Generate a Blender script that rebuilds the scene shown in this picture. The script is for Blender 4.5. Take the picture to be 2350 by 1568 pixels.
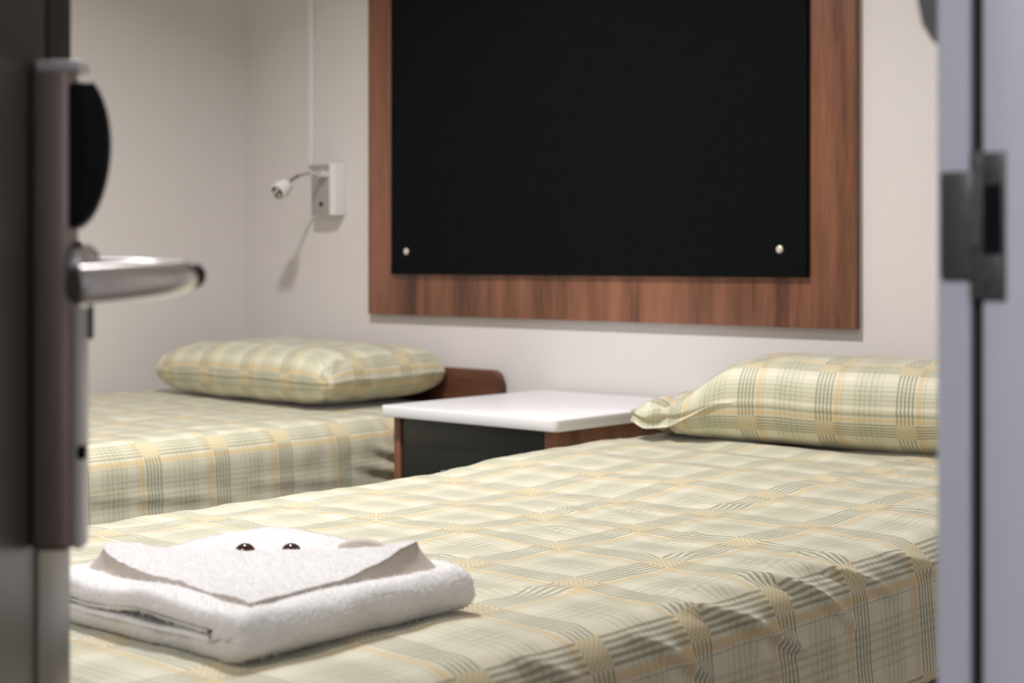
import bpy, bmesh, math, random
import numpy as np
from mathutils import Vector, Matrix, noise

random.seed(7); rng = np.random.default_rng(7)
S = bpy.context.scene
C = S.collection
PI = math.pi
for o in list(bpy.data.objects): bpy.data.objects.remove(o)

# ------------------------------------------------------------------ camera
YAW = math.radians(41.5)      # view turned left of the head wall's normal
CZ = 0.93                     # camera height
cam = bpy.data.cameras.new('camera'); co = bpy.data.objects.new('camera', cam); C.objects.link(co)
co.location = (0, 0, CZ)
co.rotation_euler = (PI/2, 0, YAW)
cam.sensor_width = 36; cam.lens = 36*3578/2350; cam.shift_y = -184/2350
cam.clip_start = 0.02
cam.dof.use_dof = True; cam.dof.focus_distance = 2.02; cam.dof.aperture_fstop = 5.2
S.camera = co

# ------------------------------------------------------------------ world, lights, exposure
w = bpy.data.worlds.new('world'); S.world = w; w.use_nodes = True
w.node_tree.nodes['Background'].inputs[0].default_value = (0.8, 0.88, 1, 1)
w.node_tree.nodes['Background'].inputs[1].default_value = 0.05
S.view_settings.view_transform = 'Standard'; S.view_settings.look = 'None'
S.view_settings.gamma = 1; S.view_settings.use_curve_mapping = False
S.view_settings.exposure = 0.25

def area(name, loc, target, size, power, color, shape='DISK', sy=None, spread=PI):
    l = bpy.data.lights.new(name, 'AREA'); l.shape = shape; l.size = size; l.energy = power; l.color = color
    if sy: l.size_y = sy
    l.spread = spread
    o = bpy.data.objects.new(name, l); C.objects.link(o); o.location = loc
    o.rotation_euler = (Vector(target)-Vector(loc)).to_track_quat('-Z', 'Y').to_euler()
    return o
area('ceiling_downlight', (-2.02, 1.56, 2.375), (-2.02, 1.56, 0), 0.15, 28, (1.0, 0.970, 0.955), spread=2.30)
area('ceiling_fill', (-1.15, -.15, 2.375), (-1.3, .3, 0), 0.30, 11, (1.0, 0.970, 0.96))  # unseen soft fill, added to even out light on left and back walls
area('corridor_light', (0.05, -1.15, 2.36), (-0.1, 0.2, 1.0), 0.35, 44, (0.90, 0.92, 1.0))

# ------------------------------------------------------------------ materials
def nmat(name):
    m = bpy.data.materials.new(name); m.use_nodes = True
    return m, m.node_tree, m.node_tree.nodes['Principled BSDF']
def node(nt, t, **kw):
    n = nt.nodes.new(t)
    for k, v in kw.items(): setattr(n, k, v)
    return n
def plain(name, col, rough=0.5, metal=0.0, bump=0.0, bscale=200.0, var=0.04, spec=0.5, coord='Object', stretch=(1, 1, 1), coat=0):
    m, nt, b = nmat(name); L = nt.links
    tc = node(nt, 'ShaderNodeTexCoord'); mp = node(nt, 'ShaderNodeMapping'); mp.inputs['Scale'].default_value = stretch
    L.new(tc.outputs[coord], mp.inputs[0])
    ns = node(nt, 'ShaderNodeTexNoise'); ns.inputs['Scale'].default_value = bscale*0.05; ns.inputs['Detail'].default_value = 4
    L.new(mp.outputs[0], ns.inputs['Vector'])
    mx = node(nt, 'ShaderNodeMix', data_type='RGBA'); c = np.array(col)
    mx.inputs[6].default_value = (*np.clip(c*(1-var), 0, 1), 1); mx.inputs[7].default_value = (*np.clip(c*(1+var), 0, 1), 1)
    L.new(ns.outputs['Fac'], mx.inputs[0]); L.new(mx.outputs[2], b.inputs['Base Color'])
    b.inputs['Roughness'].default_value = rough; b.inputs['Metallic'].default_value = metal
    b.inputs['Specular IOR Level'].default_value = spec; b.inputs['Coat Weight'].default_value = coat
    if bump:
        n2 = node(nt, 'ShaderNodeTexNoise'); n2.inputs['Scale'].default_value = bscale; n2.inputs['Detail'].default_value = 3
        L.new(mp.outputs[0], n2.inputs['Vector'])
        bp = node(nt, 'ShaderNodeBump'); bp.inputs['Strength'].default_value = bump; bp.inputs['Distance'].default_value = 0.002
        L.new(n2.outputs['Fac'], bp.inputs['Height']); L.new(bp.outputs[0], b.inputs['Normal'])
    return m

def wood(name, dark, light, rough=0.35, scale=1.0, axis='Z', streak=1.0):
    m, nt, b = nmat(name); L = nt.links
    tc = node(nt, 'ShaderNodeTexCoord'); mp = node(nt, 'ShaderNodeMapping')
    sc = {'Z': (9, 9, 0.7), 'X': (0.7, 9, 9), 'Y': (9, 0.7, 9)}[axis]
    mp.inputs['Scale'].default_value = tuple(v*scale for v in sc)
    L.new(tc.outputs['Object'], mp.inputs[0])
    n1 = node(nt, 'ShaderNodeTexNoise'); n1.inputs['Scale'].default_value = 1.6; n1.inputs['Detail'].default_value = 3; n1.inputs['Distortion'].default_value = 0.4
    n2 = node(nt, 'ShaderNodeTexNoise'); n2.inputs['Scale'].default_value = 14; n2.inputs['Detail'].default_value = 6; n2.inputs['Roughness'].default_value = 0.7
    L.new(mp.outputs[0], n1.inputs['Vector']); L.new(mp.outputs[0], n2.inputs['Vector'])
    # plank-like strips: quantised position along x
    ad = node(nt, 'ShaderNodeMath', operation='MULTIPLY_ADD'); ad.inputs[1].default_value = 0.45; 
    L.new(n2.outputs['Fac'], ad.inputs[0]); L.new(n1.outputs['Fac'], ad.inputs[2])
    cr = node(nt, 'ShaderNodeValToRGB'); e = cr.color_ramp.elements
    e[0].position = 0.52; e[0].color = (*dark, 1); e[1].position = 0.92; e[1].color = (*light, 1)
    k = e.new(0.68); k.color = (*[(a*0.55+b_*0.45) for a, b_ in zip(dark, light)], 1)
    L.new(ad.outputs[0], cr.inputs[0]); L.new(cr.outputs[0], b.inputs['Base Color'])
    b.inputs['Roughness'].default_value = rough
    bp = node(nt, 'ShaderNodeBump'); bp.inputs['Strength'].default_value = 0.15; bp.inputs['Distance'].default_value = 0.001
    L.new(n2.outputs['Fac'], bp.inputs['Height']); L.new(bp.outputs[0], b.inputs['Normal'])
    return m

def plaid(name, flipx=False):
    """Cream cotton with a printed check: bundles of five sage lines, an ochre stripe, washed sage bands."""
    m, nt, b = nmat(name); L = nt.links
    uv = node(nt, 'ShaderNodeUVMap'); sep = node(nt, 'ShaderNodeSeparateXYZ'); L.new(uv.outputs[0], sep.inputs[0])
    def math_(op, a, c=None, clamp=False):
        n = node(nt, 'ShaderNodeMath', operation=op); n.use_clamp = clamp
        for i, v in enumerate((a, c)):
            if v is None: continue
            if isinstance(v, (int, float)): n.inputs[i].default_value = v
            else: L.new(v, n.inputs[i])
        return n.outputs[0]
    def ramp(fac, spans):
        cr = node(nt, 'ShaderNodeValToRGB'); cr.color_ramp.interpolation = 'CONSTANT'
        e = cr.color_ramp.elements
        st = [(0.0, 0.0)]
        for a, c, v in spans: st += [(a, v), (c, 0.0)]
        e[0].position = 0; e[0].color = (0, 0, 0, 1); e[1].position = st[1][0]; e[1].color = (st[1][1],)*3+(1,)
        for p, v in st[2:]:
            k = e.new(p); k.color = (v, v, v, 1)
        L.new(fac, cr.inputs[0]); return cr.outputs[0]
    dark = [(0.02+0.047*k, 0.02+0.047*k+0.025, 1.0) for k in range(5)]
    dark += [(0.345, 0.356, .55)]
    och = [(0.265, 0.325, 1.0)]
    wash = []
    for a, c, v in ((.50, .525, .55), (.525, .56, .20), (.56, .59, .85), (.59, .62, .26), (.62, .645, .8), (.645, .69, .30), (.69, .715, .85), (.715, .76, .26), (.76, .785, .75), (.785, .83, .18), (.83, .85, .5)):
        wash.append((a, c, v))
    def ramp2(fac, spans):   # contiguous spans
        cr = node(nt, 'ShaderNodeValToRGB'); cr.color_ramp.interpolation = 'CONSTANT'
        e = cr.color_ramp.elements; e[0].position = 0; e[0].color = (0, 0, 0, 1)
        e[1].position = spans[-1][1]; e[1].color = (0, 0, 0, 1)
        for a, c, v in spans:
            k = e.new(a); k.color = (v, v, v, 1)
        L.new(fac, cr.inputs[0]); return cr.outputs[0]
    axes = []
    for i in (0, 1):
        v = math_('MULTIPLY', sep.outputs[i], 1/0.1615)
        f = math_('FRACT', math_('ADD', v, 100.0))
        if flipx and i == 1: f = math_('SUBTRACT', 1.0, f)
        axes.append((ramp(f, dark), ramp(f, och), ramp2(f, wash), ramp(f, [(0.008, 0.24, 1.0)])))
    def mix(fac, a, c, mode='MIX'):
        n = node(nt, 'ShaderNodeMix', data_type='RGBA'); n.blend_type = mode
        if isinstance(fac, float): n.inputs[0].default_value = fac
        else: L.new(fac, n.inputs[0])
        for s, v in ((6, a), (7, c)):
            if isinstance(v, tuple): n.inputs[s].default_value = (*v, 1)
            else: L.new(v, n.inputs[s])
        return n.outputs[2]
    cream = (0.650, 0.622, 0.485); SG = (0.18, 0.19, 0.115); OC = (0.62, 0.435, 0.18); WS = (0.37, 0.385, 0.265); CO = (0.50, 0.365, 0.14)
    # broken, brushed look of the washed bands
    ns = node(nt, 'ShaderNodeTexNoise'); ns.inputs['Scale'].default_value = 70; ns.inputs['Detail'].default_value = 3
    L.new(uv.outputs[0], ns.inputs['Vector'])
    brk = math_('MULTIPLY_ADD', ns.outputs['Fac'], 0.7); nt.nodes[-1].inputs[2].default_value = 0.62
    wsum = math_('MULTIPLY', math_('ADD', math_('MULTIPLY', axes[0][2], .62), math_('MULTIPLY', axes[1][2], .62)), brk, True)
    c = mix(wsum, cream, WS)
    c = mix(math_('MULTIPLY', axes[0][1], .55), c, OC); c = mix(math_('MULTIPLY', axes[1][1], .55), c, OC)
    cross = math_('MULTIPLY', axes[0][3], axes[1][3])
    dsum = math_('MAXIMUM', axes[0][0], axes[1][0])
    plainline = mix(math_('MULTIPLY', dsum, .66), c, SG)
    # in the crossings the lines run as ochre steps
    stp = math_('FRACT', math_('MULTIPLY', math_('ADD', sep.outputs[0], sep.outputs[1]), 1/0.0152))
    st = math_('GREATER_THAN', stp, .5)
    crossc = mix(math_('MULTIPLY', math_('ABSOLUTE', math_('SUBTRACT', axes[0][0], axes[1][0])), .62), (0.61, 0.565, 0.40), CO)
    c = mix(cross, plainline, crossc)
    # weave mottling
    n3 = node(nt, 'ShaderNodeTexNoise'); n3.inputs['Scale'].default_value = 420; L.new(uv.outputs[0], n3.inputs['Vector'])
    m3 = math_('MULTIPLY_ADD', n3.outputs['Fac'], .16); nt.nodes[-1].inputs[2].default_value = .92
    vm = node(nt, 'ShaderNodeVectorMath', operation='SCALE'); L.new(c, vm.inputs[0]); L.new(m3, vm.inputs['Scale'])
    L.new(vm.outputs[0], b.inputs['Base Color'])
    b.inputs['Roughness'].default_value = 0.55; b.inputs['Specular IOR Level'].default_value = 0.42
    b.inputs['Sheen Weight'].default_value = 0.6; b.inputs['Sheen Roughness'].default_value = 0.35
    n4 = node(nt, 'ShaderNodeTexNoise'); n4.inputs['Scale'].default_value = 900; n4.inputs['Detail'].default_value = 1; L.new(uv.outputs[0], n4.inputs['Vector'])
    bp = node(nt, 'ShaderNodeBump'); bp.inputs['Strength'].default_value = 0.12; bp.inputs['Distance'].default_value = 0.0006
    L.new(n4.outputs['Fac'], bp.inputs['Height']); L.new(bp.outputs[0], b.inputs['Normal'])
    return m

M = {}
M['wall'] = plain('wall_paint', (0.71, 0.675, 0.67), .55, bump=.05, bscale=300, var=.012, spec=.3)
M['ceiling'] = plain('ceiling_paint', (0.78, 0.77, 0.75), .7, var=.01)
M['floor'] = plain('floor_vinyl', (0.20, 0.175, 0.15), .5, bump=.1, bscale=120, var=.2)
M['walnut'] = wood('walnut_veneer', (0.080, 0.028, 0.016), (0.30, 0.125, 0.072), .33, 1.0)
M['walnut_x'] = wood('walnut_rail', (0.065, 0.022, 0.012), (0.18, 0.068, 0.036), .33, 1.0, 'X')
M['felt'] = plain('black_felt', (0.0050, 0.0064, 0.0070), .95, bump=.3, bscale=900, var=.25, spec=.08)
M['edge'] = plain('pale_edge_band', (0.55, 0.50, 0.42), .5)
M['pin'] = plain('screw_cap', (0.72, 0.66, 0.58), .35, .3)
M['white_lam'] = plain('white_laminate', (0.80, 0.80, 0.82), .28, var=.005)
M['drawer'] = plain('dark_drawer', (0.012, 0.016, 0.017), .3, var=.2)
M['plaid'] = plaid('plaid_cotton')
M['plaid2'] = plaid('plaid_cotton_turned', True)
M['terry'] = plain('white_terry', (0.84, 0.83, 0.835), .95, bump=.5, bscale=700, var=.02, spec=.1)
m_, nt_, b_ = nmat('terry_pile'); b_.inputs['Base Color'].default_value = (.95, .945, .95, 1); b_.inputs['Roughness'].default_value = .95; b_.inputs['Specular IOR Level'].default_value = 0
tl = nt_.nodes.new('ShaderNodeBsdfTranslucent'); tl.inputs[0].default_value = (.95, .945, .95, 1); mxs = nt_.nodes.new('ShaderNodeMixShader'); mxs.inputs[0].default_value = .5
nt_.links.new(b_.outputs[0], mxs.inputs[1]); nt_.links.new(tl.outputs[0], mxs.inputs[2]); nt_.links.new(mxs.outputs[0], nt_.nodes['Material Output'].inputs[0])
M['pile'] = m_
M['hem'] = plain('woven_hem', (0.60, 0.535, 0.475), .8, bump=.2, bscale=1200, var=.03, spec=.1)
M['bead'] = plain('brown_gloss', (0.045, 0.012, 0.012), .12, var=.1, coat=.6)
M['brushed'] = plain('brushed_steel', (0.36, 0.30, 0.275), .38, .75, bump=.15, bscale=80, stretch=(1, 1, .05), var=.08)
M['steel'] = plain('polished_steel', (0.66, 0.64, 0.65), .27, 1.0, var=.03)
M['cap'] = plain('satin_silver', (0.78, 0.78, 0.80), .42, .35, var=.03)
M['chrome'] = plain('chrome', (0.8, 0.8, 0.82), .08, 1.0, var=.02)
M['blackp'] = plain('black_plastic', (0.003, 0.003, 0.004), .5, var=.1, spec=.2)
M['blackr'] = plain('black_rubber', (0.004, 0.004, 0.005), .7, var=.1)
M['door'] = plain('door_laminate', (0.07, 0.068, 0.055), .4, bump=.08, bscale=60, var=.12)
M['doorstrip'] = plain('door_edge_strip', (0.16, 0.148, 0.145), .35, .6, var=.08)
M['jamb'] = plain('jamb_paint', (0.50, 0.50, 0.545), .35, .0, var=.03)
M['strike'] = plain('strike_steel', (0.11, 0.106, 0.10), .4, .5, bump=.3, bscale=90, var=.2)
M['plastic_w'] = plain('white_plastic', (0.78, 0.77, 0.76), .3, var=.01)
M['grey_face'] = plain('satin_grey', (0.36, 0.355, 0.34), .35, .1, var=.03)
M['mattress'] = plain('mattress_ticking', (0.7, 0.68, 0.62), .8, var=.03)
M['darkgrey'] = plain('dark_grey_metal', (0.17, 0.16, 0.16), .45, .1, var=.1)

# ------------------------------------------------------------------ helpers
def link(name, me, mat=None, parent=None, smooth=False, kind=None):
    o = bpy.data.objects.new(name, me); C.objects.link(o)
    if mat is not None: me.materials.append(mat)
    if parent is not None: o.parent = parent
    if smooth:
        for p in me.polygons: p.use_smooth = True
    if kind: o['kind'] = kind
    return o
def tag(o, label, cat, group=None):
    o['label'] = label; o['category'] = cat
    if group: o['group'] = group
    return o
def empty(name, loc, rz=0):
    o = bpy.data.objects.new(name, None); C.objects.link(o); o.location = loc; o.rotation_euler = (0, 0, rz)
    o.empty_display_size = .05
    return o
def bbox(bm, x0, x1, y0, y1, z0, z1, bev=0.0, seg=3):
    r = bmesh.ops.create_cube(bm, size=1.0)
    vs = r['verts']
    bmesh.ops.scale(bm, vec=(x1-x0, y1-y0, z1-z0), verts=vs)
    bmesh.ops.translate(bm, vec=((x0+x1)/2, (y0+y1)/2, (z0+z1)/2), verts=vs)
    if bev:
        es = list({e for v in vs for e in v.link_edges})
        bmesh.ops.bevel(bm, geom=es, offset=bev, segments=seg, profile=.5, affect='EDGES')
def box(name, x0, x1, y0, y1, z0, z1, mat, parent=None, bev=0.0, kind=None, off=None):
    """Mesh whose object origin sits at the parent's origin."""
    bm = bmesh.new(); bbox(bm, x0, x1, y0, y1, z0, z1, bev)
    me = bpy.data.meshes.new(name); bm.to_mesh(me); bm.free()
    return link(name, me, mat, parent, bool(bev) and bev > 0, kind)
def flatten_shade(o, ang=40):
    m = o.data
    try: m.set_sharp_from_angle(angle=math.radians(ang))
    except Exception: pass
def prism(name, pts, axis, a, b, mat, parent=None, bev=0.0, kind=None):
    """Closed outline extruded along an axis ('x','y','z') from a to b."""
    bm = bmesh.new()
    def mk(p, t): return {'x': (t, p[0], p[1]), 'y': (p[0], t, p[1]), 'z': (p[0], p[1], t)}[axis]
    v0 = [bm.verts.new(mk(p, a)) for p in pts]; v1 = [bm.verts.new(mk(p, b)) for p in pts]
    bm.faces.new(v0); bm.faces.new(list(reversed(v1))); n = len(pts)
    for i in range(n): bm.faces.new((v0[i], v0[(i+1) % n], v1[(i+1) % n], v1[i]))
    bmesh.ops.recalc_face_normals(bm, faces=bm.faces)
    if bev: bmesh.ops.bevel(bm, geom=list(bm.edges), offset=bev, segments=2, profile=.5, affect='EDGES')
    me = bpy.data.meshes.new(name); bm.to_mesh(me); bm.free()
    o = link(name, me, mat, parent, True, kind); flatten_shade(o, 35); return o
def tube(name, pts, rad, mat, parent=None, seg=16, flat=1.0, cap=True):
    """Swept tube through pts with radii; flat squashes its vertical half-axis."""
    P = [Vector(p) for p in pts]; n = len(P)
    R = rad if isinstance(rad, (list, tuple)) else [rad]*n
    bm = bmesh.new(); rings = []
    for i in range(n):
        t = (P[min(i+1, n-1)]-P[max(i-1, 0)]).normalized()
        up = Vector((0, 0, 1)) if abs(t.z) < .95 else Vector((0, 1, 0))
        s = t.cross(up).normalized(); q = s.cross(t).normalized()
        rr = R[i] if isinstance(R[i], tuple) else (R[i], R[i]*flat)
        rings.append([bm.verts.new(P[i]+s*rr[0]*math.cos(2*PI*k/seg)+q*rr[1]*math.sin(2*PI*k/seg)) for k in range(seg)])
    for i in range(n-1):
        for k in range(seg): bm.faces.new((rings[i][k], rings[i][(k+1) % seg], rings[i+1][(k+1) % seg], rings[i+1][k]))
    if cap: bm.faces.new(rings[0]); bm.faces.new(list(reversed(rings[-1])))
    bmesh.ops.recalc_face_normals(bm, faces=bm.faces)
    me = bpy.data.meshes.new(name); bm.to_mesh(me); bm.free()
    o = link(name, me, mat, parent, True); flatten_shade(o, 50); return o
def bez(pts, n=8):
    """Catmull-Rom through points."""
    P = [Vector(p) for p in pts]; P = [2*P[0]-P[1]]+P+[2*P[-1]-P[-2]]; out = []
    for i in range(1, len(P)-2):
        for k in range(n):
            t = k/n; a, b, c, d = P[i-1:i+3]
            out.append(.5*((2*b)+(c-a)*t+(2*a-5*b+4*c-d)*t*t+(3*b-a-3*c+d)*t**3))
    out.append(P[-2]); return out
def fbm(x, y, z=0.0, oct=3):
    return noise.fractal(Vector((x, y, z)), 1.0, 2.0, oct)

# ------------------------------------------------------------------ room shell
WL, WB, WR, WF = -3.45, 2.774, -0.42, -0.55      # left wall, head wall, door wall, near wall
H = 2.4
box('floor', WL-.1, 1.3, WF-.9, WB+.1, -.1, 0, M['floor'], kind='structure')
box('ceiling', WL-.1, 1.3, WF-.9, WB+.1, H, H+.1, M['ceiling'], kind='structure')
box('wall_back', WL-.1, 1.3, WB, WB+.1, 0, H, M['wall'], kind='structure')
box('wall_left', WL-.1, WL, WF-.1, WB, 0, H, M['wall'], kind='structure')
box('wall_front', WL, WR, WF-.1, WF, 0, H, M['wall'], kind='structure')
VJ = 0.852          # latch-side reveal
VH = 0.02           # hinge-side reveal
bm = bmesh.new()
bbox(bm, WR+.006, -.30, VJ+.03, WB, 0, H); bbox(bm, WR+.006, -.30, WF, VH-.03, 0, H); bbox(bm, WR+.006, -.30, VH-.03, VJ+.03, 2.10, H)
me = bpy.data.meshes.new('wall_right'); bm.to_mesh(me); bm.free(); link('wall_right', me, M['wall'], kind='structure')
box('wall_corridor', 1.2, 1.3, WF-.9, WB, 0, H, M['wall'], kind='structure')
box('wall_corridor_end', WR-.2, 1.2, WF-1.0, WF-.9, 0, H, M['wall'], kind='structure')
box('baseboard_back', WL, WR, WB-.012, WB, 0, .07, M['wall'], kind='structure')

# door frame with rebate, seal and strike plate
fr = empty('trim_1', (WR, VJ, 0)); fr['kind'] = 'structure'
def w2(o_): pass
def frame_side(y_face, sgn):
    # room-side strip, groove, corridor-side strip, door stop  (x measured from the room-side face)
    y0 = 0; d = .03*sgn
    pts = [(0, .03), (0, .0015), (.0015, 0), (.0195, 0), (.0205, .001), (.0205, .010), (.0285, .010), (.0285, .001), (.0295, 0), (.047, 0), (.052, .003), (.090, .006), (.126, .006), (.126, .03)]
    return [(x-0.0006, y_face+sgn*y) for x, y in pts]
o = prism('door_jamb', frame_side(0, 1), 'z', 0, 2.10, M['jamb'], fr)
o = prism('door_jamb', frame_side(VH-VJ, -1), 'z', 0, 2.10, M['jamb'], fr)
o = box('door_head', 0, .126, VH-VJ, 0, 2.07, 2.10, M['jamb'], fr)
box('rubber_seal', .0208, .0282, .0035, .0099, 0, CZ-.0222, M['blackr'], fr)
box('rubber_seal', .0208, .0282, .0035, .0099, CZ+.0634, 2.07, M['blackr'], fr)
# strike plate: tall plate with a lip toward the room and a dark bolt pocket
zt = CZ+ (600-348)/3578*.897; zb = CZ+(600-688)/3578*.897
zl1 = CZ+(600-395)/3578*.91; zl0 = CZ+(600-638)/3578*.91
hz1 = CZ+(600-425)/3578*.89; hz0 = CZ+(600-585)/3578*.89
bm = bmesh.new()
x0, x1 = .0215, .0425
bbox(bm, x0, x0+.0075, -.0032, .0006, zb, zt, .0008, 2)
bbox(bm, x0+.019, x1, -.0032, .0006, zb, zt, .0008, 2)
bbox(bm, x0+.0065, x0+.020, -.0031, .0005, hz1, zt-.0005, .0006, 2)
bbox(bm, x0+.0065, x0+.020, -.0031, .0005, zb+.0005, hz0, .0006, 2)
bbox(bm, .0035, x0+.002, -.0045, .0002, zl0, zl1, .0014, 2)
me = bpy.data.meshes.new('strike_plate'); bm.to_mesh(me); bm.free()
sp = link('strike_plate', me, M['strike'], fr, True); flatten_shade(sp)
box('bolt_pocket', x0+.007, x0+.0195, -.0012, .0002, hz0-.001, hz1+.001, M['blackp'], sp)
for zc in ((zt+hz1)/2, (zb+hz0)/2):
    tube('screw', [(x0+.010, -.0030, zc), (x0+.010, -.0042, zc)], .0038, M['strike'], sp, 14)
# roller lip bulge beside the pocket
tube('latch_roller', [(x0+.0035, -.0032, hz0+.004), (x0+.0035, -.0032, hz1-.006)], (.0028), M['strike'], sp, 12)

# dark rounded fitting on the door wall, room side
f_ = empty('wall_fitting', (WR+.003, .905, CZ+.148))
tag(f_, 'dark grey round-ended metal fitting high on the wall beside the door jamb', 'wall fitting')
pts = [(-.0001, 0)]
prof = [(0, -.022), (-.014, -.020), (-.024, -.013), (-.031, -.002), (-.034, .012), (-.035, .16), (0, .16)]
prism('cover', prof, 'y', -.018, .018, M['darkgrey'], f_, .0015)

# ------------------------------------------------------------------ the door leaf, ajar
F = Vector((-.99, .633)); Hn = Vector((-.432, .043)); Lv = (F-Hn); W = Lv.length; Lv.normalize()
ang = math.atan2(Lv.y, Lv.x)
# local frame: +x along the leaf toward its free edge, +y ... rotate so local -y is the corridor face normal
d = empty('door_1', (Hn.x, Hn.y, 0), ang); d['kind'] = 'structure'
nrm = Vector((Lv.y, -Lv.x))      # corridor-side normal = local -y
box('door_leaf', 0, W, 0, .04, .008, 2.03, M['door'], d, .0015)
# grey strip down the leading edge below the lock, black strip above it
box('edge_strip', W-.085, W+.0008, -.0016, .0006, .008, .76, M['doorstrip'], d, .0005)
box('edge_strip_black', W-.060, W+.0012, -.0020, .0006, 1.0, 2.03, M['blackr'], d, .0005)
for zc in (.3, 1.75):
    tube('hinge', [(-.006, .046, zc-.05), (-.006, .046, zc+.05)], .007, M['steel'], d, 12)
# lock housing (local x: W-.10 .. W-.065), protrudes to -y
LX0, LX1 = W-.103, W-.079
zT, zB = CZ+.1295, CZ-.192
lb = box('lock_body', LX0, LX1, -.028, 0, zB, zT, M['brushed'], d, .006)
flatten_shade(lb, 60)
bm = bmesh.new(); bbox(bm, LX0-.001, LX1+.001, -.0345, -.004, zT-.0045, zT+.0035, .0026)
me = bpy.data.meshes.new('lock_cap'); bm.to_mesh(me); bm.free(); link('lock_cap', me, M['cap'], lb, True)
bm = bmesh.new(); bbox(bm, LX0+.003, LX1-.001, -.0345, -.027, zB+.001, CZ-.03, .003)
me = bpy.data.meshes.new('cover_plate'); bm.to_mesh(me); bm.free(); link('cover_plate', me, M['plastic_w'], lb, True)
# black domed card reader: D profile in (y,z)
rz1, rz0 = CZ+.119, CZ+.022
dp = []
for k in range(25):
    t = k/24; z = rz1+(rz0-rz1)*t
    b_ = (math.sin(PI*min(1, max(0, t*.93+.07)))**.42 if t < 1 else 0.2)
    dp.append((-.0265-.0265*b_*(1-.12*t), z))
dp = [(-.026, rz1)]+dp+[(-.026, rz0)]
bm = bmesh.new(); rows = []
for i, (fx, sc) in enumerate(((0, .35), (.08, .75), (.25, .95), (.5, 1.0), (.75, .95), (.92, .75), (1, .35))):
    rows.append([bm.verts.new((LX0+.0015+(LX1-LX0-.003)*fx, -.026+(y+.026)*sc, rz0+(z-rz0)*(.985 if sc < .9 else 1))) for y, z in dp])
for i in range(6):
    for k in range(len(dp)-1): bm.faces.new((rows[i][k], rows[i][k+1], rows[i+1][k+1], rows[i+1][k]))
bm.faces.new(rows[0]); bm.faces.new(rows[-1][::-1]); bmesh.ops.recalc_face_normals(bm, faces=bm.faces)
me = bpy.data.meshes.new('card_reader'); bm.to_mesh(me); bm.free(); o = link('card_reader', me, M['blackp'], lb, True); flatten_shade(o, 50)
# rose and lever, the grip returning toward the hinge side
xc = (LX0+LX1)/2
tube('handle_rose', bez([(xc, -.026, CZ-.003), (xc, -.034, CZ-.003), (xc, -.041, CZ-.004)], 4), [.017, .017, .0168, .0165, .016, .0145, .013, .0115, .010], M['steel'], lb, 24)
path = bez([(xc+.004, -.030, CZ-.006), (xc+.004, -.060, CZ-.007), (xc+.001, -.086, CZ-.009), (xc-.016, -.099, CZ-.010), (xc-.045, -.096, CZ-.0115), (xc-.080, -.080, CZ-.013), (xc-.112, -.058, CZ-.0145), (xc-.118, -.054, CZ-.0147)], 6)
n = len(path); rad = []
for i in range(n):
    t = i/(n-1); a = .0095+.004*math.sin(PI*min(1, t*1.2)); v = .0085+.0035*min(1, t*1.6)
    e_ = n-1-i
    if e_ < 6: q_ = (.10, .42, .62, .78, .90, .97)[e_]; a *= q_; v *= q_
    rad.append((a, v))
tube('lever', path, rad, M['steel'], lb, 24)
bm = bmesh.new(); bmesh.ops.create_uvsphere(bm, u_segments=20, v_segments=12, radius=.0085); bmesh.ops.translate(bm, vec=(xc-.010, -.1075, CZ-.0095), verts=bm.verts)  # black ball stands in for the dark reflection on the lever's elbow
me = bpy.data.meshes.new('elbow_reflection'); bm.to_mesh(me); bm.free(); link('elbow_reflection', me, M['blackp'], lb, True)
box('thumb_tab', xc-.002, xc+.001, -.040, -.036, CZ-.052, CZ-.024, M['strike'], lb, .0012)
box('cover_screw', LX0+.002, LX0+.008, -.0365, -.031, CZ-.131, CZ-.122, M['blackp'], lb, .001)

# ------------------------------------------------------------------ pinboard on the head wall
pb = empty('pinboard', (-2.232, WB-.001, CZ-.135))
tag(pb, 'black felt pinboard on a wide walnut backing panel on the wall above the bedside table', 'pinboard')
X0, X1 = -2.931+2.232, -1.533+2.232
bk = box('backing_panel', X0, X1, -.018, 0, 0, 1.12, M['walnut'], pb, .0008)
bk['label'] = 'walnut veneer with vertical grain'
ft = box('felt_panel', -2.835+2.232, -1.635+2.232, -.030, -.018, .1025, 1.03, M['felt'], pb, .0015)
ft['label'] = 'black felt panel'
for u in (-2.78, -1.698):
    for z in (.135+.0245, .97):
        bm = bmesh.new(); bmesh.ops.create_uvsphere(bm, u_segments=16, v_segments=8, radius=.0085)
        bmesh.ops.scale(bm, vec=(1, .45, 1), verts=bm.verts); bmesh.ops.translate(bm, vec=(u+2.232, -.030, z), verts=bm.verts)
        me = bpy.data.meshes.new('screw_cap'); bm.to_mesh(me); bm.free(); link('screw_cap', me, M['pin'], pb, True)

# ------------------------------------------------------------------ conduit and reading lamp
bm = bmesh.new(); bbox(bm, -3.176, -3.158, WB-.011, WB, CZ+.257, H, .002)
me = bpy.data.meshes.new('cable_conduit'); bm.to_mesh(me); bm.free()
tag(link('cable_conduit', me, M['plastic_w'], smooth=True), 'thin white vertical cable conduit running down the wall to the reading lamp', 'conduit')
lp = empty('reading_lamp', (-3.082, WB, CZ+.12))
tag(lp, 'small white and chrome gooseneck reading lamp on the wall left of the pinboard', 'wall lamp')
box('mount_box', -.044, .045, -.038, 0, 0, .136, M['plastic_w'], lp, .003)
box('face_plate', -.044, .024, -.0405, -.0365, .0015, .1345, M['grey_face'], lp, .0012)
tube('switch', [(-.004, -.040, .030), (-.004, -.0435, .030)], .0055, M['blackp'], lp, 14)
tube('neck_socket', [(.012, -.038, .109), (.012, -.060, .109)], [.0125, .0105], M['chrome'], lp, 20)
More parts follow.
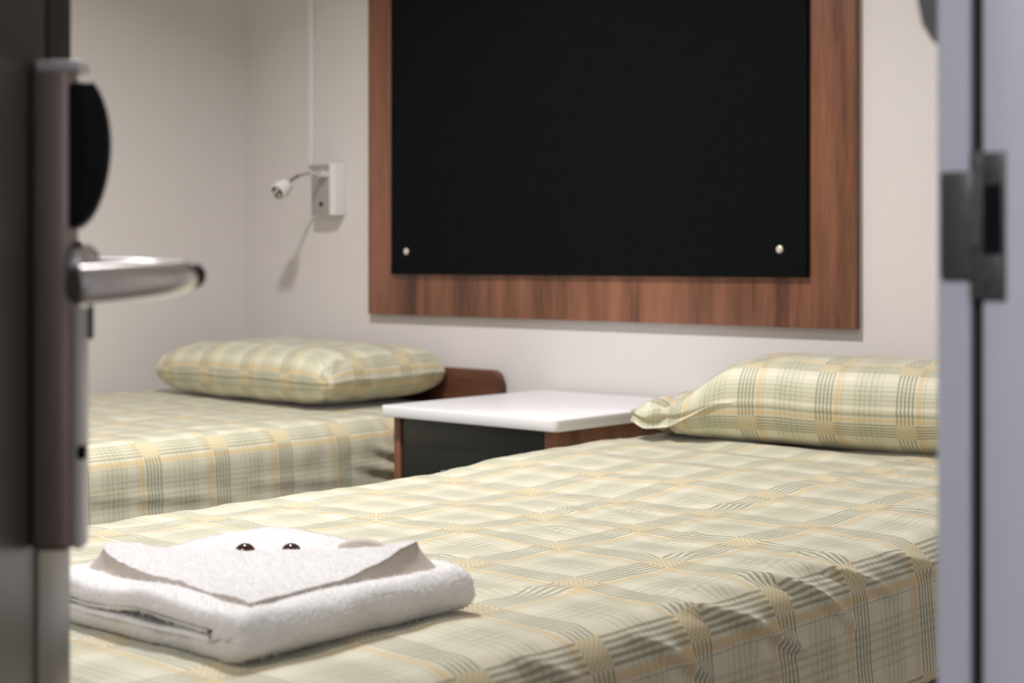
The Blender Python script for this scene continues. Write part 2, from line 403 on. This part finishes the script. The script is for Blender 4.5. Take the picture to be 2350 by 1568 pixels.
gp = bez([(.012, -.055, .109), (.013, -.085, .109), (.012, -.115, .105), (.010, -.145, .094), (.006, -.165, .078)], 8)
tube('gooseneck', gp, .0048, M['chrome'], lp, 12)
hd = Vector((.05, -.80, -.52)).normalized(); hp = Vector((.004, -.163, .078))
sh = tube('lamp_head', [hp+hd*a for a in (-.004, 0, .004, .018, .042, .0425)], [.007, .013, .018, .0215, .0240, .0220], M['plastic_w'], lp, 24)
lens = tube('lens', [hp+hd*a for a in (.0420, .0435)], .017, M['blackp'], sh, 20)
for k in range(3):
    s_ = hd.cross(Vector((0, 0, 1))).normalized(); q_ = s_.cross(hd)
    cpt = hp+hd*.0432+(s_*math.cos(2*PI*k/3)+q_*math.sin(2*PI*k/3))*.009
    tube('diode', [cpt, cpt+hd*.0015], .006, M['pin'], sh, 12)

# ------------------------------------------------------------------ bedside table
TZ = CZ-.2975
bt = empty('bedside_table', (-2.1015, 2.49, 0))
tag(bt, 'walnut bedside table with a white top and dark drawer between the two beds', 'bedside table')
def rel(u, v): return u+2.1015, v-2.49
bx0, bx1 = -2.318+2.1015, -1.893+2.1015; by0, by1 = 2.252-2.49, 2.745-2.49
def rounded_rect(x0, x1, y0, y1, r, seg=6):
    pts = []
    for cx, cy, a in ((x1-r, y1-r, 0), (x0+r, y1-r, 90), (x0+r, y0+r, 180), (x1-r, y0+r, 270)):
        for k in range(seg+1):
            t = math.radians(a+90*k/seg); pts.append((cx+r*math.cos(t), cy+r*math.sin(t)))
    return pts
prism('table_top', rounded_rect(-2.340+2.1015, -1.866+2.1015, 2.232-2.49, 2.752-2.49, .012), 'z', TZ-.0225, TZ, M['white_lam'], bt, .0022)
TB = TZ-.0225
box('side_panel', bx0, bx0+.017, by0, by1, .0, TB, M['walnut'], bt, .0006)
box('side_panel', bx1-.017, bx1, by0, by1, .0, TB, M['walnut'], bt, .0006)
box('back_panel', bx0+.017, bx1-.017, by1-.012, by1, .06, TB, M['walnut'], bt)
box('shelf', bx0+.017, bx1-.017, by0+.02, by1-.012, .08, .098, M['walnut_x'], bt)
dw = box('drawer', bx0+.019, bx1-.019, by0+.004, by0+.30, TB-.15, TB-.002, M['drawer'], bt, .001)
tube('drawer_handle', [(-.06, by0-.018, TB-.10), (.06, by0-.018, TB-.10)], .005, M['steel'], dw, 12)
box('cupboard_front', bx0+.019, bx1-.019, by0+.004, by0+.02, .10, TB-.154, M['drawer'], bt, .001)

# ------------------------------------------------------------------ beds
def bed(u0, u1, v0, v1, ztop, label, hb_top, hbx):
    cx, cy = (u0+u1)/2, (v0+v1)/2
    e = empty('bed', (cx, cy, 0)); tag(e, label, 'bed', None)
    hw, hl = (u1-u0)/2, (v1-v0)/2
    box('side_rail', -hw+.012, -hw+.034, -hl+.03, hl, .17, ztop-.150, M['walnut_x'], e, .002)
    box('side_rail', hw-.034, hw-.012, -hl+.03, hl, .17, ztop-.150, M['walnut_x'], e, .002)
    box('foot_rail', -hw+.034, hw-.034, -hl+.03, -hl+.052, .17, ztop-.150, M['walnut_x'], e, .002)
    box('bed_base', -hw+.034, hw-.034, -hl+.052, hl, .26, ztop-.172, M['mattress'], e)
    for sx in (-1, 1):
        for y in (-hl+.06, hl-.10):
            box('leg', sx*(hw-.065)-.03, sx*(hw-.065)+.03, y-.0, y+.06, 0, .26, M['walnut_x'], e, .002)
    box('mattress', -hw+.022, hw-.022, -hl+.022, hl-.012, ztop-.172, ztop-.030, M['mattress'], e, .02)
    # headboard with rounded top corners
    r = .030; x0, x1 = hbx[0]-cx, hbx[1]-cx
    pts = [(x0, .18), (x1, .18)]
    for c_, a in ((x1-r, 0), (x0+r, 90)):
        for k in range(7):
            t = math.radians(a+90*k/6); pts.append((c_+r*math.cos(t), hb_top-r+r*math.sin(t)))
    y0 = v1+.002-cy
    prism('headboard', pts, 'y', y0, y0+.024, M['walnut_x'], e, .001)
    return e

def cover(name, u0, u1, v0, v1, ztop, drop, disp, mat, step=.008, R=.055, org=(0, 0)):
    """Fitted cloth over a mattress: flat middle, rounded shoulders, hanging sides; UVs are metres of cloth."""
    ix0, ix1, iy0, iy1 = u0+R, u1-R, v0+R, v1-.012
    rx0 = R
    nx = int((ix1-ix0)/step); ny = int((iy1-iy0)/step)
    V = []; UV = []; Fc = []
    base = {}
    def put(p, nrm_, uv):
        dsp, sag = disp(uv[0], uv[1])
        V.append((p[0]+nrm_[0]*dsp, p[1]+nrm_[1]*dsp, p[2]+nrm_[2]*dsp+sag)); UV.append(uv); return len(V)-1
    g = [[put((ix0+(ix1-ix0)*i/nx, iy0+(iy1-iy0)*j/ny, ztop), (0, 0, 1), (ix0+(ix1-ix0)*i/nx, iy0+(iy1-iy0)*j/ny)) for i in range(nx+1)] for j in range(ny+1)]
    for j in range(ny):
        for i in range(nx): Fc.append((g[j][i], g[j][i+1], g[j+1][i+1], g[j+1][i]))
    # boundary walk: left side (head->foot), corner, foot, corner, right side
    B = []
    for j in range(ny, -1, -1): B.append((g[j][0], (-1, 0)))
    for k in range(1, 8): a = math.radians(180+90*k/8); B.append((g[0][0], (math.cos(a), math.sin(a))))
    for i in range(0, nx+1): B.append((g[0][i], (0, -1)))
    for k in range(1, 8): a = math.radians(270+90*k/8); B.append((g[0][nx], (math.cos(a), math.sin(a))))
    for j in range(0, ny+1): B.append((g[j][nx], (1, 0)))
    # profile
    prof = []; arc = 0; last = (0, 0)
    Rv = R*.95; na = 10
    for k in range(1, na+1):
        t = PI/2*k/na; p = (R*math.sin(t), Rv*(1-math.cos(t))); arc += math.dist(p, last); last = p
        prof.append((p[0], p[1], arc, (math.sin(t), math.cos(t))))
    ns = int((drop-Rv)/step)
    for k in range(1, ns+1):
        dz = (drop-Rv)*k/ns; arc2 = arc+dz
        bul = .009*(dz/(drop-Rv))**1.3
        prof.append((R+bul, Rv+dz, arc2, (1, 0)))
    bot = prof[-1]; prof.append((bot[0]-.012, bot[1]+.004, bot[2]+.012, (1, 0)))
    prev = None
    for gi, nb in B:
        px, py = UV[gi]
        col = [gi]
        for off, dz, ar, nn in prof:
            uv = (px+nb[0]*ar, py+nb[1]*ar)
            col.append(put((px+nb[0]*off, py+nb[1]*off, ztop-dz), (nb[0]*nn[0], nb[1]*nn[0], nn[1]), uv))
        if prev:
            for k in range(len(col)-1):
                f = (prev[k], prev[k+1], col[k+1], col[k])
                f = tuple(dict.fromkeys(f))
                if len(f) > 2: Fc.append(f)
        prev = col
    me = bpy.data.meshes.new(name)
    ox, oy = (u0+u1)/2, (v0+v1)/2
    me.from_pydata([(x-ox, y-oy, z-ztop) for x, y, z in V], [], Fc); me.update()
    ul = me.uv_layers.new(name='UVMap')
    li = np.zeros(len(me.loops), dtype=np.int32); me.loops.foreach_get('vertex_index', li)
    arr = np.array(UV, dtype=np.float32)[li] - np.array(org, dtype=np.float32)
    ul.data.foreach_set('uv', arr.ravel())
    o = link(name, me, mat, None, True); o.location = (ox, oy, ztop)
    return o

def seg_ridge(x, y, a, b, wd, amp):
    """Soft crease along the segment a-b, in cloth coordinates."""
    ax, ay = a; bx_, by_ = b; dx, dy = bx_-ax, by_-ay; L2 = dx*dx+dy*dy
    t = ((x-ax)*dx+(y-ay)*dy)/L2
    if t < -.3 or t > 1.3: return 0
    tc = min(1, max(0, t)); qx, qy = ax+dx*tc, ay+dy*tc
    d2 = (x-qx)**2+(y-qy)**2
    if d2 > (5*wd)**2: return 0
    taper = math.sin(PI*min(1, max(0, (t+.12)/1.24)))**.6
    sd = ((x-ax)*dy-(y-ay)*dx)/math.sqrt(L2)
    return amp*taper*(math.exp(-d2/(wd*wd)) - .28*math.exp(-((sd-1.9*wd)**2)/(wd*wd*1.6))*math.exp(-max(0, d2-(3*wd)**2)/(wd*wd)))

ZB2 = CZ-.350
B2 = (-1.842, -.905, .70, 2.738)
E2 = -.905-.055+.08          # cloth coordinate of the right shoulder's lower edge
ridges2 = []
ridges2 += [((-.945, 1.57), (-.878, 1.71), .0065, .0075), ((-.955, 1.47), (-.855, 1.62), .0065, .0085), ((-.940, 1.31), (-.845, 1.515), .0065, .0090),
             ((-.915, 1.215), (-.855, 1.325), .0065, .0080), ((-.935, 1.72), (-.870, 1.88), .008, .005), ((-.90, 1.40), (-.82, 1.46), .010, .004), ((-.93, 1.05), (-.86, 1.16), .008, .006),
             ((-.965, 1.52), (-.93, 1.58), .008, .004), ((-.975, 1.36), (-.93, 1.44), .009, .004), ((-.99, 1.62), (-.93, 1.66), .008, .004)]
for k in range(26):     # light creases over the top
    x = random.uniform(-1.45, -.98); y = random.uniform(1.15, 2.35); a = random.uniform(-.5, .9); l = random.uniform(.05, .16)
    ridges2.append(((x, y), (x+l*math.cos(a), y+l*math.sin(a)), random.uniform(.006, .012), random.uniform(.0012, .0035)))
def disp2(x, y):
    top = 1.0 if -1.80 < x < -.93 else .35
    d_ = .0045*fbm(x*5.5, y*5.5, 3)*top + .0016*fbm(x*22+y*9, y*18, 1.7)
    for r in ridges2: d_ += seg_ridge(x, y, *r)
    t = min(1, max(0, (y-1.78)/.30)); sag = .016*t*t*(3-2*t)
    if y > 2.0: d_ += .0035*math.sin((y-2.0)*38+x*9)*math.exp(-((x+1.35)/.35)**2)*min(1, (y-2)/.2)
    inn = min(1, max(0, (-.905-.10-x)/.05))
    return d_, sag*(.35+.65*min(1, max(0, (-.95-x)/.35)))
bed(*B2, ZB2, 'nearer walnut bed under the plaid cover carrying the folded towel', ZB2+.09, (-1.842, -.905))
tag(cover('bed_cover', *B2, ZB2, .173, disp2, M['plaid2'], .007, .055, (-.931, 1.176)),
    'cream and sage plaid cover on the nearer bed, under the folded white towel', 'bed cover')

ZB1 = CZ-.342
B1 = (-3.405, -2.467, .70, 2.738)
ridges1 = [((-2.43, 2.34), (-2.38, 2.50), .008, .007), ((-2.44, 2.44), (-2.36, 2.53), .007, .008), ((-2.40, 2.28), (-2.36, 2.46), .009, .006), ((-2.45, 2.52), (-2.38, 2.58), .007, .006), ((-2.38, 2.40), (-2.33, 2.54), .008, .007),
           ((-2.40, 1.62), (-2.37, 1.95), .01, .003), ((-2.39, 2.0), (-2.37, 2.28), .01, .003), ((-2.62, 1.9), (-2.55, 2.2), .02, .004), ((-2.95, 1.85), (-2.8, 2.1), .02, .004)]
def disp1(x, y):
    d_ = .0035*(.35 if x > -2.53 else 1)*fbm(x*5+9, y*5, 5) + .0014*fbm(x*20, y*16+4, 2)
    for r in ridges1: d_ += seg_ridge(x, y, *r)
    return d_, 0.010*min(1, max(0, (-2.9-x)/.4))
bed(*B1, ZB1, 'farther walnut bed in the left corner with its headboard end showing past the pillow', CZ-.259, (-3.40, -2.467))
tag(cover('bed_cover', *B1, ZB1, .195, disp1, M['plaid2'], .009, .062, (-2.505, 1.625)),
    'cream and sage plaid cover on the farther bed beside the left wall', 'bed cover')

# ------------------------------------------------------------------ pillows
def pillow(name, loc, rz, a, b, T, mat, seed, low=.36, frill=0, org=(0, 0), tilt=(0, 0), pw=2.6, N=96, usc=1.0, usv=None):
    usv = usv or usc
    """a,b half sizes, T full thickness. Seam runs at height low*T. frill: the left end gathers and flares."""
    def arc_table(h, half):
        n = 400; s = [0]; prev = (0, h)
        for k in range(1, n+1):
            t = k/n; z = h*(max(0, 1-t**pw))**.45; p = (half*t, z); s.append(s[-1]+math.dist(p, prev)); prev = p
        return s
    V = []; UV = []; Fc = []
    for side, h in ((1, T*(1-low)), (-1, T*low)):
        ta, tb = arc_table(h, a), arc_table(h, b)
        def arc(tab, s): 
            k = min(400, abs(s)*400); i = int(k); f = k-i
            v = tab[i]+(tab[min(400, i+1)]-tab[i])*f; return math.copysign(v, s)
        ma, mb = tab_end = ta[-1], tb[-1]
        start = len(V)
        for j in range(N+1):
            t = math.sin(PI/2*(2*j/N-1))
            for i in range(N+1):
                s = math.sin(PI/2*(2*i/N-1))
                es = max(0, 1-abs(s)**pw); et = max(0, 1-abs(t)**pw)
                z = h*(es**.45)*(et**.45)
                x = a*s*(1-.045*(1-t*t)**1.0*abs(s)**2); y = b*t*(1-.07*(1-s*s)*abs(t)**2)
                # corners pulled out and pinched
                cc = (abs(s)*abs(t))**8; x -= math.copysign(.022*cc, s); y -= math.copysign(.018*cc, t)
                wv = fbm(x*9+seed, y*9, side*2.0+seed)
                edge = (1-es*et)
                z += h*.09*wv*(es*et)**.4
                # radiating gathers near the corners
                rr = math.hypot(abs(x)-a, abs(y)-b); th = math.atan2(b-abs(y), a-abs(x)+1e-6)
                z += .0055*math.sin(th*13+seed)*math.exp(-(rr/.09)**2)*min(1, es*et*6)
                if frill and s < -.40:
                    q = min(1, (-.40-s)/.38); q = q*q*(3-2*q); fl_ = min(1, max(0, (-.80-s)/.09))
                    z *= 1-.36*q + .12*fl_ - .20*math.exp(-((s+.80)/.030)**2)
                    z += (.006*math.sin(t*19+seed+side)+.004*math.sin(t*41+side*2))*math.exp(-((s+.80)/.08)**2)*min(1, es*3)
                    z += (.008*math.sin(t*9+side*1.5))*fl_*min(1, es*3)
                    y *= 1-.12*math.exp(-((s+.80)/.06)**2)
                    drp = .046*q*(1 if side > 0 else 1)
                else: drp = 0
                zz = side*z - (drp*(1 if side > 0 else .6))
                # seam wanders
                zz += .006*fbm(x*5+seed, y*5, 9)*edge
                if j in (0, N): y += math.copysign(.0035, t)
                if i in (0, N): x += math.copysign(.0030, s)
                V.append((x, y, zz+T*low))
                u_ = arc(ta, s)*usc; v_ = arc(tb, t)*usv
                if side > 0: UV.append((u_, v_))
                else: UV.append((u_, (2*mb*usv-abs(v_))*math.copysign(1, v_) if abs(t) > 1e-6 else 0))
        for j in range(N):
            for i in range(N):
                q = (start+j*(N+1)+i, start+j*(N+1)+i+1, start+(j+1)*(N+1)+i+1, start+(j+1)*(N+1)+i)
                Fc.append(q if side > 0 else q[::-1])
    V = [(x, y, max(z, .0008+.0)) for x, y, z in V]
    me = bpy.data.meshes.new(name); me.from_pydata(V, [], Fc); me.update()
    ul = me.uv_layers.new(name='UVMap')
    li = np.zeros(len(me.loops), dtype=np.int32); me.loops.foreach_get('vertex_index', li)
    ul.data.foreach_set('uv', (np.array(UV, dtype=np.float32)[li]-np.array(org, dtype=np.float32)).ravel())
    bm = bmesh.new(); bm.from_mesh(me); bmesh.ops.remove_doubles(bm, verts=bm.verts, dist=.00005); bm.to_mesh(me); bm.free()
    o = link(name, me, mat, None, True); o.location = loc; o.rotation_euler = (tilt[0], tilt[1], rz)
    return o
p1 = pillow('pillow', (-2.965, 2.548, ZB1+.004), math.radians(0), .345, .208, .140, M['plaid'], 2.0, .47, 0, (.01, .035), pw=5.0, usc=1.06)
tag(p1, 'plump plaid pillow on the farther bed in the left corner', 'pillow')
p2 = pillow('pillow', (-1.450, 2.560, ZB2+.013), math.radians(9), .375, .172, .161, M['plaid'], 5.0, .50, 1, (.006, .134), pw=4.2, usc=1.10, usv=1.30)
tag(p2, 'plaid pillow with a gathered open end on the nearer bed beside the bedside table', 'pillow')

# ------------------------------------------------------------------ folded towel with face cloth and two beads
TWX, TWY = -1.215, .993
def strands(V, Nn, count_faces, length, mat_me, jitter=.9):
    pass
def terry_mesh(name, verts, faces, mat, parent=None, n_strand=30000, ln=.0024, smooth=True, mats=None, fmat=None, fuzz_mask=None):
    """Surface plus short loops of pile standing on it, all in one mesh."""
    V = np.array(verts, dtype=np.float64); F4 = np.array([f if len(f) == 4 else (*f, f[-1]) for f in faces])
    a, b, c, d_ = (V[F4[:, k]] for k in range(4))
    nr = np.cross(c-a, d_-b); ar = np.linalg.norm(nr, axis=1)/2+1e-12; nr = nr/(2*ar[:, None])
    wgt = ar.copy()
    if fuzz_mask is not None: wgt *= np.array(fuzz_mask)
    idx = rng.choice(len(F4), n_strand, p=wgt/wgt.sum())
    s, t = rng.random(n_strand)[:, None], rng.random(n_strand)[:, None]
    P = (a[idx]*(1-s)+b[idx]*s)*(1-t)+(d_[idx]*(1-s)+c[idx]*s)*t
    N_ = nr[idx]
    R_ = rng.normal(size=(n_strand, 3)); D = N_+R_*.55*jit; D /= np.linalg.norm(D, axis=1)[:, None]
    sd = np.cross(D, rng.normal(size=(n_strand, 3))); sd /= np.linalg.norm(sd, axis=1)[:, None]
    l = ln*(.5+rng.random(n_strand))[:, None]; wd = .00030
    bend = rng.normal(size=(n_strand, 3))*ln*.35
    p0 = P-N_*.0004-sd*wd; p1_ = P-N_*.0004+sd*wd; p2_ = P+D*l*.6+bend*.4+sd*wd*.9; p3 = P+D*l*.6+bend*.4-sd*wd*.9; p4 = P+D*l+bend
    base = len(V)
    SV = np.stack([p0, p1_, p2_, p3, p4], axis=1).reshape(-1, 3)
    k = base+np.arange(n_strand)*5
    fl = [tuple(f) for f in faces]
    fl += list(zip(k.tolist(), (k+1).tolist(), (k+2).tolist(), (k+3).tolist()))
    fl += list(zip((k+3).tolist(), (k+2).tolist(), (k+4).tolist()))
    me = bpy.data.meshes.new(name); me.from_pydata(np.vstack([V, SV]).tolist(), [], fl); me.update()
    o = link(name, me, mat, parent, True); me.materials.append(M['pile'])
    mi = np.zeros(len(fl), dtype=np.int32); mi[len(faces):] = 1
    me.polygons.foreach_set('material_index', mi)
    return o
jit = 1.0
# body: U-fold closing at +x side; two layers, cross-section in (x,z) swept along y
hx, hy = .158, .150; TH = .045
def sect():
    """closed outline of the U-folded towel in x,z (x right = fold side)"""
    pts = []; t = TH/2
    gap = .0016
    # lower layer bottom, from left to right
    n = 34
    def lay(x0, x1, z, nn): return [(x0+(x1-x0)*k/nn, z) for k in range(nn)]
    pts += lay(-hx+.010, hx-.024, 0.0, n)
    for k in range(17):
        a = -PI/2+PI*k/16; pts.append((hx-.024+.024*math.cos(a)**.85 if math.cos(a) > 0 else hx-.024, t+t*math.sin(a)))
    pts += lay(hx-.024, -hx+.012, TH, n)[1:]
    for k in range(9):
        a = PI/2+PI*k/8; r = (t-gap)/2; pts.append((-hx+.012+r*math.cos(a), TH-r+r*math.sin(a)))
    pts += [(x, t+gap) for x in np.linspace(-hx+.016, hx-.046, n)][1:]
    pts.append((hx-.042, t))
    pts += [(x, t-gap) for x in np.linspace(hx-.046, -hx+.016, n)]
    for k in range(9):
        a = PI/2+PI*k/8; r = (t-gap)/2; pts.append((-hx+.010+r*math.cos(a), r+r*math.sin(a)))
    return pts
sec = sect(); NS = len(sec); NY = 76
V = []; Fc = []
for j in range(NY+1):
    q = 2*j/NY-1; y = hy*math.copysign(1-(1-abs(q))**1.5, q) if False else hy*math.sin(PI/2*q)
    e = max(0, 1-abs(q)**1)  # closeness to ends
    dist = hy-abs(y)
    for i, (x, z) in enumerate(sec):
        # round each layer's ends
        t = TH/2; layer = 0 if (z < t or (abs(z-t) < 1e-6)) else 1; zc = t*.74 if layer == 0 else t*1.26
        rr = .0105
        k = max(0, 1-((rr-min(rr, dist))/rr)**2.6)**(1/2.6)
        xi = x
        on_fold = min(1, max(0, (x-(hx-.040))/.016))
        z2 = zc+(z-zc)*(k if on_fold < .2 else k)
        if on_fold > 0:   # at the closed fold the two layers act as one
            z3 = t+(z-t)*k; z2 = z2*(1-on_fold)+z3*on_fold
        xs = x*(1-.0) ; xs = math.copysign(min(abs(xs), hx-(.014)*(1-k)), xs)
        z2 += .0030*fbm(x*11, y*11, 4+layer)*(1 if z > t*.5 else .3)*k
        # sag of the layers between, thinner toward the left
        z2 *= 1-.04*(hx-x)/(2*hx)
        # crease dips near the front-left side
        if layer == 1: z2 += .0035*math.sin(x*34+1)*(1 if y < -hy*.8 else .4)*(1-abs(x)/hx)
        yy = y + .004*fbm(x*14, z*30, 8)+.003*math.sin(x*22)
        xx = xs + .004*fbm(y*14, z*40, 6)
        V.append((xx, yy, max(.0006, z2)))
for j in range(NY):
    for i in range(NS): Fc.append((j*NS+i, j*NS+(i+1) % NS, (j+1)*NS+(i+1) % NS, (j+1)*NS+i))
fold_i = [i for i in range(NS) if sec[i][0] >= hx-.0440 and (sec[i][1] < .0005 or sec[i][1] > TH-.0005 or sec[i][0] > hx-.024)]
tip_i = min(range(NS), key=lambda i: abs(sec[i][0]-(hx-.042))+abs(sec[i][1]-TH/2)*10)
for j in (0, NY):
    for a_, b_ in zip(fold_i[:-1], fold_i[1:]):
        Fc.append((j*NS+a_, j*NS+b_, j*NS+tip_i) if j else (j*NS+b_, j*NS+a_, j*NS+tip_i))
tw = empty('folded_towel', (TWX, TWY, ZB2+.0010))
tag(tw, 'thick folded white terry towel lying on the nearer bed cover', 'towel')
Fn = [f[::-1] for f in Fc]
body = terry_mesh('towel_body', V, Fn, M['terry'], tw, 70000, .0026)

# face cloth: height field on top with lifted, hemmed edges
fc = empty('face_cloth', (TWX, TWY, ZB2+.0455))
tag(fc, 'white terry face cloth with beige hem curling up on top of the folded towel', 'face cloth')
def P0(u, v): return (u-TWX, v-TWY)
fx0, fy0 = P0(-1.362, .876); fx1, fy1 = P0(-1.082, 1.128)
def fheight(x, y):
    # x right (toward fold), y toward bed head; z relative to the towel's top
    s = (x-fx0)/(fx1-fx0); t = (y-fy0)/(fy1-fy0)
    z = .0035
    # ridge along the diagonal from the left corner to the right corner
    dgl = (s+0-(1-t)) if False else (s-t)           # 0 along near-corner/back-corner diagonal
    cross_ = (1-s)-t                                # >0 nearer than the left-right diagonal? (near corner s=1,t=0)
    r = t-s                                          # -1 near corner (s=1,t=0), +1 back corner (s=0,t=1)
    along = s+t-1                                    # -1 at the left corner (0,0), +1 at the right corner (1,1)
    z += .0070*math.exp(-((r+.06)/.34)**2)
    z -= .0050*math.exp(-((r-.38)/.18)**2)*(1-abs(along))
    z += .0050*math.exp(-((r-.78)/.22)**2)
    z += .010*math.exp(-(((s-.06)/.16)**2+((t-.12)/.20)**2))       # left curl
    z += .0155*math.exp(-(((s-.97)/.17)**2+((t-.86)/.22)**2))       # right curl
    z += .004*math.exp(-(((s-.55)/.18)**2+((t-1.0)/.08)**2))
    z += .0022*fbm(x*24, y*24, 2)+.0012*fbm(x*60, y*60, 7)
    return z
n = 100; V = []; Fc = []; msk = []
for j in range(n+1):
    for i in range(n+1):
        s, t = i/n, j/n
        x = fx0+(fx1-fx0)*s; y = fy0+(fy1-fy0)*t
        # soften the plan outline
        y += .010*math.sin(PI*s)*(1-t)**3*1.0 + .003*fbm(x*20, 0, 3)*(1-t); x -= .010*math.sin(PI*t)*s**3 + .003*fbm(0, y*20, 5)*s
        a_, b_ = 2*s-1, 2*t-1; wc = max(0, a_*b_)**3
        x -= a_*wc*.022; y -= b_*wc*.022
        V.append((x, y, fheight(x, y)))
for j in range(n):
    for i in range(n): Fc.append((j*(n+1)+i, j*(n+1)+i+1, (j+1)*(n+1)+i+1, (j+1)*(n+1)+i))
terry_mesh('cloth_top', V, Fc, M['terry'], fc, 60000, .0017)
# hem skirt: from the edge down to the towel, tucked slightly inward
ring = [(i, 0) for i in range(n+1)]+[(n, j) for j in range(1, n+1)]+[(i, n) for i in range(n-1, -1, -1)]+[(0, j) for j in range(n-1, 0, -1)]
HV = []; HF = []; m = 6
for (i, j) in ring:
    x, y, z = V[j*(n+1)+i]
    cx, cy = (fx0+fx1)/2, (fy0+fy1)/2
    for k in range(m+1):
        q = k/m; inn = -1.15*max(0, z-.004)*q**1.4+.0008
        dx, dy = (cx-x), (cy-y); l = math.hypot(dx, dy)
        HV.append((x+dx/l*inn, y+dy/l*inn, (z+.0002)*(1-q)-.0035*q))
R_ = len(ring)
for a in range(R_):
    for k in range(m): HF.append((a*(m+1)+k, a*(m+1)+k+1, ((a+1) % R_)*(m+1)+k+1, ((a+1) % R_)*(m+1)+k))
me = bpy.data.meshes.new('hem'); me.from_pydata(HV, [], [f[::-1] for f in HF]); me.update()
hm = link('hem', me, M['hem'], fc, True); hm['label'] = 'smooth beige hem'
# small turned-up hem at the back edge
fl = []
bm = bmesh.new(); rows = []
A_ = P0(-1.215, 1.100); B_ = P0(-1.155, 1.120)
for i in range(13):
    s = i/12; hgt = .010*math.sin(PI*min(1, s*.95+.02))**.8
    x = A_[0]+(B_[0]-A_[0])*s; y = A_[1]+(B_[1]-A_[1])*s
    z0 = -.002
    rows.append([bm.verts.new((x-.002*k, y+.004*k*.4, z0+(hgt+.006-z0)*k/4)) for k in range(5)]+[bm.verts.new((x-.0065-.002*(3-k)*.5, y+.010, z0+(hgt+.003-z0)*(4-k)/4)) for k in range(1, 5)])
for i in range(12):
    for k in range(8): bm.faces.new((rows[i][k], rows[i+1][k], rows[i+1][k+1], rows[i][k+1]))
bmesh.ops.recalc_face_normals(bm, faces=bm.faces)
me = bpy.data.meshes.new('turned_hem'); bm.to_mesh(me); bm.free(); link('turned_hem', me, M['hem'], fc, True)

# two dark glossy beads
def place(xp, Z, yp):
    X = (xp-1175)/3578*Z; c, s = math.cos(YAW), math.sin(YAW)
    return (c*X-s*Z, s*X+c*Z, CZ-(yp-600)/3578*Z)
for xp, lab in ((562, 'left one of two small glossy dark brown beads on the face cloth'), (668, 'right one of two small glossy dark brown beads on the face cloth')):
    x, y, z = place(xp, 1.645, 1270)
    bm = bmesh.new(); bmesh.ops.create_uvsphere(bm, u_segments=28, v_segments=16, radius=.0115)
    bmesh.ops.scale(bm, vec=(1, 1, .92), verts=bm.verts)
    me = bpy.data.meshes.new('bead'); bm.to_mesh(me); bm.free()
    o = link('bead', me, M['bead'], None, True); o.location = (x, y, z)
    tag(o, lab, 'bead', 'beads on the face cloth')
